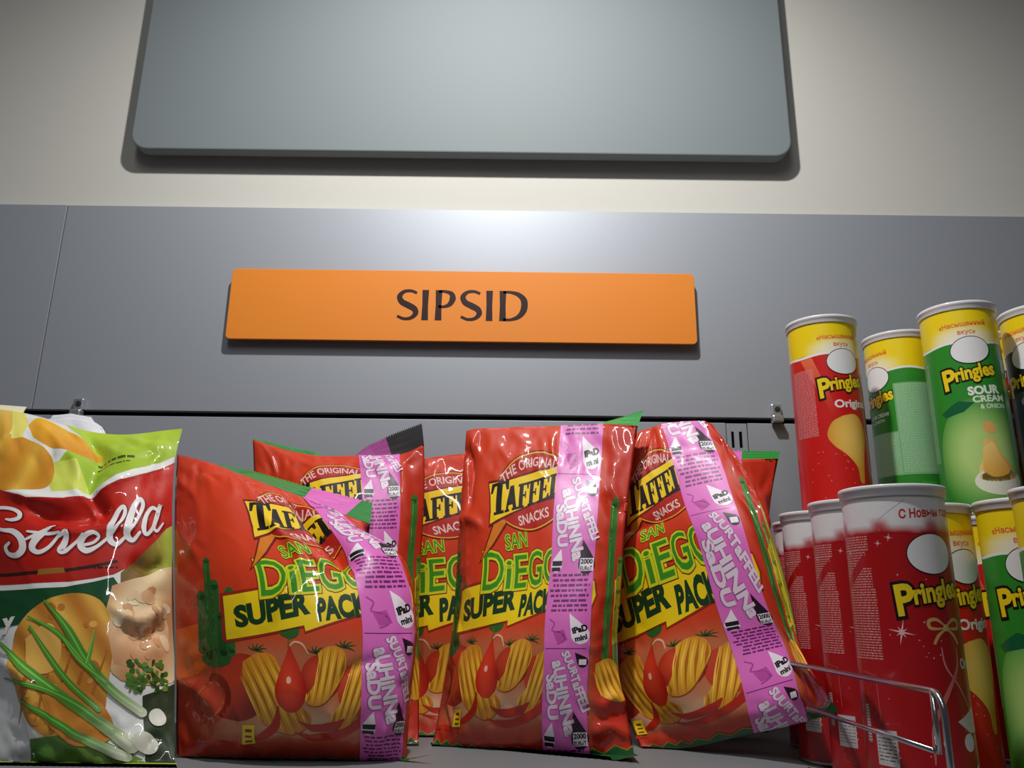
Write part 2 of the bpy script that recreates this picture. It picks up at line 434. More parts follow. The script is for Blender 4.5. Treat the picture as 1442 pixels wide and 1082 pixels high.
def chip(A, pts, dirv, n, col=(228, 160, 30)):
    q = smooth_pts(pts + [pts[0]], 4)[:-1]; cx = sum(p[0] for p in q) / len(q); cy = sum(p[1] for p in q) / len(q)
    A.poly([(p[0] + .6, p[1] + 1.5) for p in q], (150, 70, 20)); A.up()
    A.poly(q, lambda x, y: mixc((236, 176, 44), (210, 138, 30), ((x - cx) ** 2 + (y - cy) ** 2) / 2200))
    A.up(); L = math.hypot(*dirv); d = (dirv[0] / L, dirv[1] / L); nn = (-d[1], d[0])
    P2 = [((p[0] - cx) * d[0] + (p[1] - cy) * d[1], (p[0] - cx) * nn[0] + (p[1] - cy) * nn[1]) for p in q]
    lo, hi = min(p[1] for p in P2), max(p[1] for p in P2); w = (hi - lo) / n
    for k in range(n):
        o = lo + (k + .5) * w; xs = []
        for a, b in zip(P2, P2[1:] + P2[:1]):
            if (a[1] - o) * (b[1] - o) < 0: xs.append(a[0] + (o - a[1]) / (b[1] - a[1]) * (b[0] - a[0]))
        xs.sort()
        for x0, x1 in zip(xs[::2], xs[1::2]):
            if x1 - x0 < 6: continue
            f = lambda t, o2: (cx + d[0] * t + nn[0] * o2, cy + d[1] * t + nn[1] * o2)
            A.stroke([f(x0 + 1, o), f((x0 + x1) / 2, o - 1), f(x1 - 1, o)], [.5, w * .38, .5], (182, 104, 20), 4)
            A.stroke([f(x0 + 3, o + w * .4), f((x0 + x1) / 2, o + w * .4), f(x1 - 3, o + w * .4)], [.3, w * .2, .3], (250, 208, 84), 4)
    A.lay -= 2
def red_bag_art():
    A = Art()
    # soft scenery
    A.poly([(0, 268), (70, 250), (70, 290), (30, 330), (0, 338)], lambda x, y: mixc(RED, (214, 150, 30), .35))
    A.ell(88, 346, 44, 46, lambda x, y: mixc((206, 66, 34), (150, 40, 24), ((x - 75) / 45) ** 2 + ((y - 335) / 50) ** 2))
    A.ell(50, 362, 26, 34, lambda x, y: mixc((190, 70, 40), (160, 40, 22), ((x - 50) / 26) ** 2))
    A.ell(206, 334, 30, 32, lambda x, y: mixc((214, 70, 36), (150, 36, 22), ((x - 200) / 30) ** 2 + ((y - 328) / 34) ** 2))
    A.ell(256, 350, 26, 36, (196, 62, 34))
    A.up()
    A.ell(50, 364, 18, 25, (176, 60, 36)); A.ell(50, 364, 17, 24, (196, 92, 60), ring=2)
    for sx_, sy_ in ((112, 296), (200, 300), (240, 292)):
        for a in (200, 235, 265, 300, 335, 20):
            r = math.radians(a); A.stroke([(sx_, sy_), (sx_ + 8 * math.cos(r), sy_ + 6 * math.sin(r)), (sx_ + 15 * math.cos(r + .2), sy_ + 11 * math.sin(r + .2))], [3, 2.4, .6], (52, 74, 28), 3)
    cactus(A, 56, 214, 300, 13, (40, 96, 36), False); cactus(A, 38, 226, 296, 11, (32, 84, 34), False); cactus(A, 76, 222, 300, 12, (46, 106, 42), False); A.up(2); cactus(A, 48, 182, 306, 9, (36, 90, 34), False); A.stroke([(66, 300), (64, 250)], 10, (30, 80, 32), 0, cap=True); A.ell(56, 308, 20, 12, (40, 96, 40)); A.lay -= 2
    cactus(A, 362, 105, 335, 15, (58, 110, 40), False); cactus(A, 380, 190, 340, 10, (86, 120, 40), False); cactus(A, 394, 150, 300, 8, (120, 140, 40), False)
    A.poly([(372, 215), (388, 205), (392, 290), (376, 300)], (214, 190, 40))
    # crisps
    A.up()
    chip(A, [(92, 312), (112, 300), (134, 302), (146, 322), (156, 346), (170, 368), (190, 384), (186, 400), (166, 410), (142, 404), (120, 390), (102, 362), (92, 336)], (.45, .9), 6)
    chip(A, [(202, 300), (220, 290), (238, 296), (242, 320), (230, 346), (214, 366), (196, 372), (182, 364), (196, 344), (204, 322)], (-.2, 1), 5)
    chip(A, [(250, 316), (270, 306), (278, 340), (262, 372), (246, 398), (226, 402), (220, 388), (236, 366), (246, 340)], (-.3, 1), 5)
    chip(A, [(345, 330), (372, 322), (392, 350), (384, 384), (356, 380), (346, 358)], (.3, 1), 5)
    A.up(3)
    # pear tomato
    A.poly(smooth_pts([(160, 288), (166, 302), (176, 326), (184, 346), (182, 364), (172, 378), (158, 380), (144, 370), (138, 352), (144, 330), (153, 306), (160, 288)], 5)[:-1],
           lambda x, y: mixc((226, 70, 38), (178, 24, 16), ((x - 158) / 24) ** 2 + ((y - 342) / 60) ** 2))
    A.stroke([(160, 290), (168, 284), (180, 288), (188, 302)], [2, 3, 3, 1.5], (226, 176, 140), 5)
    A.stroke([(158, 290), (160, 276), (162, 268)], 2, (60, 110, 40), 3)
    A.up()
    A.poly(smooth_pts([(160, 280), (146, 272), (150, 262), (154, 258), (160, 246), (168, 258), (176, 266), (172, 276), (160, 280)], 4)[:-1], (38, 98, 34))
    A.ell(158, 338, 3.5, 5, (255, 190, 170))
    for p in ([(104, 416), (126, 408), (140, 396), (143, 372)], [(172, 392), (196, 402), (226, 398), (240, 388)], [(166, 408), (200, 416), (236, 408), (262, 392), (268, 366)], [(20, 428), (70, 424), (110, 430)], [(262, 404), (280, 396), (300, 398)]):
        A.stroke(p, [1, 11, 13, 2] if len(p) == 4 else ([1, 10, 12, 12, 2] if len(p) == 5 else [2, 10, 2]), (186, 40, 22), 6)
    # banner
    A.poly([(64, 224), (196, 205), (197, 211), (206, 213), (300, 206), (336, 214), (342, 232), (330, 254), (300, 256), (262, 250), (184, 273), (182, 265), (70, 285), (66, 282)], (150, 40, 16))
    A.up()
    A.poly([(68, 227), (195, 208), (196, 213), (206, 215), (300, 208), (334, 216), (338, 232), (328, 252), (298, 253), (262, 247), (185, 270), (183, 262), (71, 281)], (240, 206, 18))
    A.up()
    A.text('SUPER', 86, 263, 24, DGR, rot=-9, bold=.055, width=104)
    A.text('PACK', 205, 256, 25, DGR, rot=-7, bold=.055, width=68)
    # name
    for o, c in ((.075, (120, 32, 14)), (.055, LGY), (.005, GRN)):
        A.text('SAN', 162, 176, 22, c, rot=-8, shear=.15, bold=o, width=44)
        A.text('D', 120, 227, 47, c, rot=-4, bold=o, width=38, ref='D')
        A.text('i', 164, 224, 36, c, rot=-4, bold=o, width=9, ref='i')
        A.text('E', 181, 223, 40, c, rot=-4, bold=o, width=26, ref='E')
        A.text('G', 212, 220, 42, c, rot=-4, bold=o, width=32, ref='G')
        A.text('O', 249, 217, 42, c, rot=-4, bold=o, width=36, ref='O')
        A.up()
    # maker's badge
    A.ell(218, 92, 74, 56, (112, 20, 10), rot=-9, n=40); A.poly([(150, 122), (178, 128), (140, 168), (106, 196), (124, 164)], (112, 20, 10)); A.up()
    A.ell(218, 92, 72, 54, (232, 172, 34), rot=-9, n=40); A.poly([(152, 124), (172, 130), (138, 166), (110, 192), (128, 162)], (214, 120, 26)); A.up()
    A.ell(218, 92, 70, 52, (178, 30, 18), rot=-9, n=40); A.up()
    A.poly(smooth_pts([(128, 78), (168, 74), (208, 66), (250, 58), (292, 46)], 5) + smooth_pts([(290, 84), (252, 100), (208, 114), (168, 128), (132, 142)], 5) + [(136, 118), (134, 98)], (112, 20, 10)); A.up()
    A.poly(smooth_pts([(131, 81), (168, 77), (208, 69), (250, 61), (289, 50)], 5) + smooth_pts([(287, 82), (252, 97), (208, 111), (168, 124), (135, 137)], 5) + [(139, 118), (137, 98)], (240, 200, 28)); A.up()
    slab_letters(A, (24, 14, 12), 138, 126, 44, 24)
    A.text('THE ORIGINAL', 207, 60, 13, (226, 196, 186), rot=-10, center=True, bold=.015, width=104, arc=110)
    A.text('SNACKS', 224, 133, 14, (226, 196, 186), rot=-12, center=True, bold=.02, width=62)
    # weight mark
    A.rect(95, 396, 112, 422, (232, 210, 24)); A.up()
    A.rect(99, 401, 108, 405, (150, 30, 16)); A.rect(99, 409, 108, 412, (150, 30, 16)); A.rect(99, 416, 108, 419, (150, 30, 16))
    # crimped green foot with a jagged edge
    zz = [(0, 470)]
    for i in range(31): zz.append((i * 14, 452 if i % 2 else 443))
    zz.append((420, 470)); A.poly(zz, (150, 120, 36)); A.up()
    A.poly([(p[0], p[1] + 2) for p in zz], (22, 80, 34))
    return A

def strip_art(phase):
    A = Art(); X = 262; K = .81
    P = lambda p, q: (X + p, phase + q * K)
    # tape itself
    A.rect(X, -10, X + 70, 470, lambda x, y: (220, 108, 190)); A.up(3)
    ph0 = phase
    for rep in range(-1, 4):
        ph = ph0 + rep * 237
        if ph > 480 or ph + 237 < -20: continue
        P = lambda p, q: (X + p, ph + q * K)
        A.rect(X + 2, ph - .5, X + 64, ph + .8, (120, 40, 110)); 
        for (t, a, b, h) in (('SUUR', (27, 10), (45, 56), 11), ('TaFFELi', (43, 58), (64, 118), 13), ('aUHiNNa', (13, 28), (37, 152), 17), ('SaDU', (5, 54), (11, 128), 15)):
            a = P(*a); b = P(*b); L = math.hypot(b[0] - a[0], b[1] - a[1]); ang = math.degrees(math.atan2(b[1] - a[1], b[0] - a[0]))
            A.text(t, a[0] - 1, a[1], h, (150, 84, 140), rot=ang, bold=.07, width=L)
            A.up(); A.text(t, a[0], a[1], h, (226, 208, 222), rot=ang, bold=.045, width=L); A.lay -= 1
        blk, wht = (38, 14, 34), (236, 226, 234)
        A.drop(*P(47, 8), *P(60, 27), 9, blk); A.drop(*P(50, 116), *P(58, 157), 13, blk); A.drop(*P(17, 132), *P(11, 158), 9.5, wht); A.drop(*P(38, 229), *P(55, 267), 14, wht)
        A.stroke([P(8, 238), P(16, 246), P(12, 258), P(26, 262), P(32, 276), P(20, 284)], 2, (172, 66, 146), 4); A.poly([P(14, 262), P(30, 256), P(36, 276), P(20, 280)], (186, 74, 158))
        A.up()
        A.rect(*P(54, 22), *P(66, 33), wht); A.rect(*P(48, 148), *P(69, 168), wht); A.rect(*P(3, 152), *P(20, 160), blk); A.rect(*P(3, 162), *P(18, 168), blk)
        A.text('iPaD', *P(44, 264), 8.5, (20, 12, 20), rot=-14, bold=.06, width=22); A.text('mini', *P(48, 279), 8, (20, 12, 20), rot=-14, bold=.05, width=18)
        A.up(); A.text('2000', *P(49, 157), 6, (20, 12, 20), bold=.04, width=18); A.text('EURoT', *P(49, 167), 5, (20, 12, 20), bold=.03, width=18); A.lay -= 1
        r = random.Random(3)
        for i in range(8):
            y = ph + (172 + i * 7.2) * K; A.lines(X + 4 + r.random() * 8, y, X + 66 - r.random() * 6, y + 1, 9, 2.7, (112, 30, 104), seed=i, word=9)
        A.lay -= 1
    return A

# ------------------------------------------------------------------ bag builder
def spline_w(kn, x):
    """matrix of natural cubic spline weights from knots to positions"""
    kn = np.array(kn, float); n = len(kn); h = np.diff(kn)
    Am = np.zeros((n, n)); B = np.zeros((n, n)); Am[0, 0] = Am[-1, -1] = 1
    for i in range(1, n - 1):
        Am[i, i - 1] = h[i - 1]; Am[i, i] = 2 * (h[i - 1] + h[i]); Am[i, i + 1] = h[i]
        B[i, i - 1] += 6 / h[i - 1]; B[i, i] -= 6 / h[i - 1] + 6 / h[i]; B[i, i + 1] += 6 / h[i]
    S = np.linalg.solve(Am, B); W = np.zeros((len(x), n))
    for k, v in enumerate(x):
        i = min(max(np.searchsorted(kn, v) - 1, 0), n - 2); a = (kn[i + 1] - v) / h[i]; b = 1 - a
        W[k, i] += a; W[k, i + 1] += b
        W[k] += ((a ** 3 - a) * S[i] + (b ** 3 - b) * S[i + 1]) * h[i] ** 2 / 6
    return W

STEP = 5.0
class Bag: pass
def bag(name, cols, rows, px, py, mid, bulge, right=None, creases=(), wr=1., seed=0, power=2.4, colour=film_col, art=None, strip=None,
        label='', group=None, back=.75, pleat=1.):
    """cols/rows: print positions of the control net; px/py: where each control point shows in the photo; mid/bulge: distance and fullness per row"""
    nr, nc = len(rows), len(cols); right = right or [0] * nr
    C = np.zeros((nr, nc, 3))
    for r in range(nr):
        for c in range(nc):
            s = (cols[c] - cols[0]) / (cols[-1] - cols[0])
            Y = mid[r] - bulge[r] * (1 - abs(2 * s - 1) ** power) + right[r] * s ** 2
            yy = py[r][c] if isinstance(py[r], (list, tuple)) else py[r]
            C[r, c] = at(px[r][c], yy, Y)
    x0, x1, y0, y1 = cols[0], cols[-1], rows[0], rows[-1]
    gx = np.arange(math.ceil(x0 / STEP) * STEP, x1 + .01, STEP); gy = np.arange(math.ceil(y0 / STEP) * STEP, y1 + .01, STEP)
    if gx[0] > x0: gx = np.insert(gx, 0, x0)
    if gx[-1] < x1 - .01: gx = np.append(gx, x1)
    if gy[0] > y0: gy = np.insert(gy, 0, y0)
    if gy[-1] < y1 - .01: gy = np.append(gy, y1)
    G = np.einsum('ir,rcd,jc->jid', spline_w(rows, gy), C, spline_w(cols, gx))     # [x, y, 3]
    def normals(G):
        dx = np.gradient(G, axis=0); dy = np.gradient(G, axis=1); n = np.cross(dy, dx); n /= np.linalg.norm(n, axis=2)[..., None] + 1e-12
        if n[len(G) // 2, len(G[0]) // 2, 1] > 0: n = -n
        return n
    N = normals(G); XX, YY = np.meshgrid(gx, gy, indexing='ij')
    D = np.zeros(XX.shape); sd = seed * 13.7
    ex = np.minimum(XX - x0, x1 - XX) / (x1 - x0); ey = np.minimum(YY - y0, y1 - YY) / (y1 - y0)
    for i in range(XX.shape[0]):
        for j in range(XX.shape[1]):
            x, y = XX[i, j], YY[i, j]; e = min(1, ex[i, j] * 9) * min(1, ey[i, j] * 12)
            a = noise.noise((x / 90 + sd, y / 90, sd)) * .0045
            rg = 1 - abs(noise.noise((x / 42 + sd, y / 60 + 7, sd))) * 2
            b = max(0, rg - .55) * .006
            edge = max(0, 1 - ex[i, j] * 5) + max(0, 1 - ey[i, j] * 5)
            c = (abs(noise.noise((x / 26 + sd, y / 30 + 3, sd + 5))) - .25) * .007 * min(1, edge)
            D[i, j] += (a * .8 + b * (.15 + edge) * .8 + c * .8) * e * wr
            pl = max(0, 1 - (y - y0) / 70) + max(0, 1 - (y1 - y) / 60)
            D[i, j] += math.sin(x / 9 + 3 * noise.noise((x / 60 + sd, y / 200, 2))) * .0007 * pl * min(1, ey[i, j] * 25) * pleat
    for pts, amp, wdt in creases:
        q = np.array(smooth_pts(pts, 6)) if len(pts) > 2 else np.array([np.linspace(pts[0][k], pts[1][k], 12) for k in (0, 1)]).T
        dist = np.full(XX.shape, 1e9); tt = np.zeros(XX.shape)
        for k in range(len(q) - 1):
            a, b = q[k], q[k + 1]; ab = b - a; L2 = (ab ** 2).sum() + 1e-9
            t = np.clip(((XX - a[0]) * ab[0] + (YY - a[1]) * ab[1]) / L2, 0, 1)
            d = np.hypot(XX - a[0] - t * ab[0], YY - a[1] - t * ab[1]); u = (k + t) / (len(q) - 1)
            tt = np.where(d < dist, u, tt); dist = np.minimum(d, dist)
        D += amp * np.exp(-(dist / wdt) ** 1.5) * np.clip(np.sin(np.pi * np.clip(tt, .02, .98)) * 2, 0, 1)
    G = G + N * D[..., None]
    G[..., 2] = np.maximum(G[..., 2], SHELF_Z + .0015)
    N = normals(G)
    # back sheet: the front turned over about the surface spanned by the bag's outline
    nx, ny = len(gx), len(gy); s = ((gx - x0) / (x1 - x0))[:, None, None]; t = ((gy - y0) / (y1 - y0))[None, :, None]
    coons = (1 - s) * G[:1] + s * G[-1:] + (1 - t) * G[:, :1] + t * G[:, -1:] - ((1 - s) * (1 - t) * G[0, 0] + s * (1 - t) * G[-1, 0] + (1 - s) * t * G[0, -1] + s * t * G[-1, -1])
    Bk = coons - (G - coons) * back; Bk[..., 2] = np.maximum(coons[..., 2], SHELF_Z + .002) * .5 + G[..., 2] * .5; Bk[..., 0] = coons[..., 0] * .5 + G[..., 0] * .5
    Bk[0] = G[0]; Bk[-1] = G[-1]; Bk[:, 0] = G[:, 0]; Bk[:, -1] = G[:, -1]
    Bk[..., 1] = np.maximum(Bk[..., 1], G[..., 1])
    verts = G.reshape(-1, 3).tolist(); vid = np.arange(nx * ny).reshape(nx, ny); bid = vid.copy()
    for i in range(1, nx - 1):
        for j in range(1, ny - 1): bid[i, j] = len(verts); verts.append(Bk[i, j].tolist())
    faces = []; xy = [(gx[i], gy[j]) for i in range(nx) for j in range(ny)] + [(gx[i], gy[j]) for i in range(1, nx - 1) for j in range(1, ny - 1)]
    for i in range(nx - 1):
        for j in range(ny - 1):
            faces.append((vid[i, j], vid[i, j + 1], vid[i + 1, j + 1])); faces.append((vid[i, j], vid[i + 1, j + 1], vid[i + 1, j])); faces.append((bid[i, j], bid[i + 1, j], bid[i + 1, j + 1], bid[i, j + 1]))
    b0 = at(px[-1][nc // 2], py[-1][nc // 2] if isinstance(py[-1], (list, tuple)) else py[-1], mid[-1])
    root = empty(name, (b0.x, b0.y, b0.z))
    me = bpy.data.meshes.new('pouch'); me.from_pydata(verts, [], faces)
    cv = np.array([lin(colour(*p)) + (1,) for p in xy], np.float32)
    ca = me.color_attributes.new('Col', 'FLOAT_COLOR', 'POINT'); ca.data.foreach_set('color', cv.ravel()); me.shade_smooth()
    link('pouch', me, MT['film'], root)
    B = Bag(); B.root = root; B.G = G; B.N = N; B.gx = gx; B.gy = gy
    def mapper(q):
        i = np.clip(np.searchsorted(gx, q[:, 0], 'right') - 1, 0, nx - 2); j = np.clip(np.searchsorted(gy, q[:, 1], 'right') - 1, 0, ny - 2)
        a = ((q[:, 0] - gx[i]) / (gx[i + 1] - gx[i]))[:, None]; b = ((q[:, 1] - gy[j]) / (gy[j + 1] - gy[j]))[:, None]
        f = lambda Q: np.where(a >= b, Q[i, j] + a * (Q[i + 1, j] - Q[i, j]) + b * (Q[i + 1, j + 1] - Q[i + 1, j]), Q[i, j] + b * (Q[i, j + 1] - Q[i, j]) + a * (Q[i + 1, j + 1] - Q[i, j + 1]))
        n = f(N); n /= np.linalg.norm(n, axis=1)[:, None]; return f(G), n
    B.map = mapper
    ins = lambda x, y: x0 <= x <= x1 and y0 <= y <= y1
    if art is not None: link('printed_front', decal_mesh('printed_front', art, mapper, ins), MT['film'], root)
    if strip is not None:
        m2 = lambda q: (lambda p, n: (p + n * .0009, n))(*mapper(q))
        so = link('promotional_tape', decal_mesh('promotional_tape', strip_art(strip).sliced(STEP, STEP, diag=True), m2, ins), MT['tape'], root)
        so['label'] = 'pink tape with white prize lettering'
    tag(root, label, 'crisp bag', group)
    return B

def seal(B, edge, name, col, tooth=.0025, col2=None, thick=.0012, band=None):
    """flat crimped seam: edge = [(print x on the rim, px, py, Y), ...] gives its free edge; band=(x0,x1,colour) where the tape runs over it"""
    top = edge[0]
    ax = [e[0] for e in edge]; E = np.array([at(e[1], e[2], e[3])[:] for e in edge])
    n = 72; us = np.linspace(ax[0], ax[-1], n); W = np.array([np.interp(us, ax, E[:, k]) for k in range(3)]).T
    base = B.map(np.stack([us, np.full(n, B.gy[-1] if name == 'bottom_seal' else B.gy[0])], 1))[0]
    verts, faces, cols = [], [], []; R = 7
    for side in (0, 1):
        for i in range(n):
            for r in range(R):
                f = r / (R - 1); p = base[i] * (1 - f) + W[i] * f
                if r == R - 1: p = p + (W[i] - base[i]) / (np.linalg.norm(W[i] - base[i]) + 1e-9) * (tooth if i % 2 else 0)
                p[2] = max(p[2], SHELF_Z + .0008)
                p = p + np.array([0, (thick if side else 0) + (.0006 if r % 2 else 0) * (1 if side == 0 else 0), 0]); verts.append(p.tolist())
    def fc(x, f):
        c = col if (f > .2 or col2 is None) else col2
        if band and band[0] <= x <= band[1]: c = band[2]
        return lin(c) + (1,)
    for i in range(n - 1):
        for r in range(R - 1):
            a = i * R + r; o = n * R
            faces.append((a, a + R, a + R + 1, a + 1)); cols += [fc(us[i], r / R)] * 4
            faces.append((a + o, a + o + 1, a + o + R + 1, a + o + R)); cols += [fc(us[i], r / R)] * 4
        a = i * R + R - 1; faces.append((a, a + R, a + R + n * R, a + n * R)); cols += [fc(us[i], 1)] * 4
    me = bpy.data.meshes.new(name); me.from_pydata(verts, [], faces)
    ca = me.color_attributes.new('Col', 'FLOAT_COLOR', 'CORNER'); ca.data.foreach_set('color', np.array(cols, np.float32).ravel())
    return link(name, me, MT['film'], B.root)

RB = red_bag_art().sliced(STEP, STEP, diag=True)
ROWS = [0, 60, 120, 200, 245, 330, 400, 460]
GREEN = (30, 128, 44); PINK = (220, 108, 190)
GRP = 'red bags of crisps with pink tape'

T1 = bag('crisp_bag', [0, 85, 170, 262, 332, 350], ROWS,
    [[250, 300, 350, 425, 478, 521], [247, 305, 375, 450, 505, 518], [246, 312, 385, 478, 537, 546], [246, 330, 415, 500, 570, 578], [247, 332, 417, 508, 581, 587], [249, 334, 418, 509, 576, 582], [248, 333, 418, 507, 568, 575], [250, 335, 420, 507, 565, 572]],
    [[640, 653, 672, 700, 722, 738], [685, 684, 700, 727, 744, 752], [735, 738, 747, 755, 762, 768], [808, 808, 808, 808, 808, 810], 862, 950, 1024, 1077],
    [.87, .855, .84, .82, .812, .802, .795, .79], [0, .016, .034, .05, .056, .056, .042, 0], seed=1,
    creases=[([(150, 84), (178, 130), (186, 178), (160, 214), (128, 262)], .005, 8), ([(224, 36), (244, 110), (256, 205)], -.02, 14), ([(190, 130), (205, 165), (232, 200)], .004, 9), ([(0, 330), (60, 380), (40, 440)], .004, 9), ([(0, 40), (50, 100), (20, 190)], .003, 10), ([(300, 300), (240, 330), (215, 385)], -.003, 8)],
    art=RB, strip=35, group=GRP, label='front red crisp bag with slumped top, its pink tape curving down the right side')
seal(T1, [(100, 310, 654, .885), (170, 360, 665, .89), (262, 432, 686, .893), (350, 524, 709, .893)], 'top_seal', GREEN, band=(268, 335, PINK))
seal(T1, [(0, 254, 1084, .80), (262, 510, 1084, .80), (350, 604, 1064, .775)], 'bottom_seal', (24, 92, 38))

T2 = bag('crisp_bag', [40, 85, 140, 196, 262, 332, 385], ROWS,
    [[356, 380, 412, 452, 505, 563, 597], [358, 385, 415, 455, 508, 563, 598], [362, 388, 418, 458, 512, 563, 597], [365, 390, 420, 460, 512, 560, 592], [365, 390, 420, 460, 512, 560, 590], [365, 390, 420, 460, 512, 560, 590], [365, 390, 420, 460, 512, 560, 590], [365, 390, 420, 460, 512, 560, 590]],
    [[619, 627, 636, 642, 642, 640, 626], [672, 672, 670, 668, 668, 668, 665], [728, 728, 726, 724, 722, 720, 715], 798, 850, 930, 1000, 1052],
    [.94, .935, .928, .918, .912, .905, .89, .868], [0, .014, .028, .036, .038, .034, .02, 0], seed=2, art=RB, strip=-37, group=GRP,
    label='red crisp bag behind the slumped one, tape end black on its raised right corner')
seal(T2, [(40, 354, 617, .95), (140, 414, 631, .955), (196, 452, 638, .955)], 'top_seal', GREEN)
seal(T2, [(255, 502, 640, .945), (290, 520, 628, .95), (332, 556, 612, .95), (385, 594, 598, .95)], 'tape_end', (26, 20, 24), band=(200, 316, (150, 62, 128)))

T3 = bag('crisp_bag', [85, 135, 196, 262, 332, 385], ROWS,
    [[535, 570, 612, 668, 722, 760], [530, 566, 612, 670, 728, 768], [525, 562, 613, 672, 730, 770], [530, 570, 618, 675, 732, 770], [525, 567, 614, 672, 730, 770], [525, 567, 614, 672, 730, 770], [525, 567, 614, 672, 730, 770], [525, 567, 614, 672, 730, 770]],
    [[652, 650, 644, 638, 636, 640], 682, 738, 805, 862, 938, 1000, 1040],
    [.99, .988, .984, .98, .976, .97, .955, .925], [0, .012, .022, .03, .032, .028, .016, 0], seed=3, art=RB, group=GRP, label='rearmost red crisp bag, showing only a strip between two front bags')

T4 = bag('crisp_bag', [40, 85, 140, 196, 262, 332, 385], ROWS,
    [[657, 672, 700, 742, 790, 850, 898], [652, 668, 697, 738, 785, 846, 890], [648, 663, 692, 733, 780, 842, 882], [643, 664, 698, 736, 775, 836, 876], [640, 657, 690, 727, 769, 832, 872], [630, 643, 675, 712, 766, 828, 869], [618, 636, 668, 708, 763, 826, 882], [608, 628, 665, 705, 766, 832, 893]],
    [[607, 604, 603, 601, 600, 597, 600], 660, 722, 800, 855, 935, 1003, [1052, 1056, 1062, 1068, 1073, 1073, 1062]],
    [.935, .93, .922, .912, .906, .896, .886, .868], [0, .015, .03, .044, .05, .05, .038, 0], right=[-.04, -.05, -.06, -.065, -.065, -.06, -.055, -.05], seed=4, art=RB, strip=68, group=GRP,
    creases=[([(40, 30), (75, 60), (70, 130)], -.008, 12), ([(40, 130), (80, 128), (120, 140)], .004, 9), ([(340, 90), (365, 115), (385, 108)], -.006, 10), ([(345, 400), (370, 380), (385, 395)], .006, 9), ([(335, 430), (365, 420), (385, 440)], .005, 7)],
    label='upright red crisp bag in the middle with a straight vertical pink tape')
seal(T4, [(318, 852, 594, .912), (350, 876, 588, .91), (385, 906, 579, .903)], 'top_seal', (40, 150, 56))
seal(T4, [(40, 606, 1054, .885), (262, 768, 1074, .83), (340, 842, 1076, .81), (385, 899, 1064, .79)], 'bottom_seal', (24, 84, 36))

T5 = bag('crisp_bag', [90, 140, 196, 262, 330, 380, 400], ROWS,
    [[895, 905, 918, 931, 990, 1008, 1012], [862, 884, 910, 947, 1010, 1037, 1042], [858, 884, 920, 963, 1028, 1058, 1064], [862, 890, 935, 985, 1049, 1079, 1086], [868, 903, 948, 1005, 1070, 1099, 1107], [872, 903, 945, 1032, 1103, 1123, 1129], [888, 925, 968, 1050, 1123, 1147, 1157], [905, 945, 985, 1062, 1138, 1163, 1172]],
    [[612, 606, 603, 598, 594, 604, 612], [676, 666, 656, 648, 640, 645, 650], [740, 726, 716, 706, 694, 690, 692], [806, 794, 780, 768, 757, 752, 750], [868, 860, 850, 840, 828, 822, 820], [955, 948, 938, 920, 905, 912, 918], [1020, 1015, 1008, 986, 965, 963, 966], [1060, 1055, 1050, 1032, 1015, 1000, 990]],
    [.935, .932, .928, .92, .915, .905, .89, .87], [0, .014, .028, .038, .042, .04, .03, 0], right=[-.03, -.055, -.08, -.105, -.112, -.125, -.16, -.168], seed=5, art=RB, strip=154, group=GRP,
    creases=[([(340, 120), (365, 200), (372, 290)], .003, 7), ([(380, 330), (390, 380), (400, 400)], .004, 8), ([(120, 140), (170, 150), (220, 132)], -.004, 10)],
    label='red crisp bag leaning to the left with its pink tape running diagonally, beside the tubes')
seal(T5, [(90, 906, 1062, .885), (262, 1064, 1034, .83), (350, 1150, 1012, .76), (380, 1172, 1006, .715), (400, 1180, 998, .695)], 'bottom_seal', (40, 110, 36))

T6 = bag('crisp_bag', [140, 196, 262, 332, 400], ROWS,
    [[905, 948, 990, 1043, 1096], [908, 952, 1000, 1056, 1086], [908, 952, 1004, 1062, 1082], [908, 952, 1005, 1060, 1081], [908, 952, 1005, 1058, 1082], [908, 952, 1005, 1058, 1082], [908, 952, 1005, 1058, 1082], [908, 952, 1005, 1058, 1082]],
    [[650, 649, 648, 647, 646], 700, 750, 815, 860, 930, 985, 1032],
    [.985, .983, .98, .976, .972, .966, .955, .935], [0, .01, .02, .026, .028, .024, .014, 0], seed=6, art=RB, strip=30, group=GRP,
    creases=[([(345, 20), (375, 90), (392, 160)], .004, 12)],
    label='red crisp bag at the back behind the leaning one, green seal showing on the right')
seal(T6, [(140, 903, 640, .992), (262, 990, 637, .992), (332, 1043, 636, .992), (400, 1098, 637, .992)], 'top_seal', (34, 140, 50), band=(262, 332, PINK))

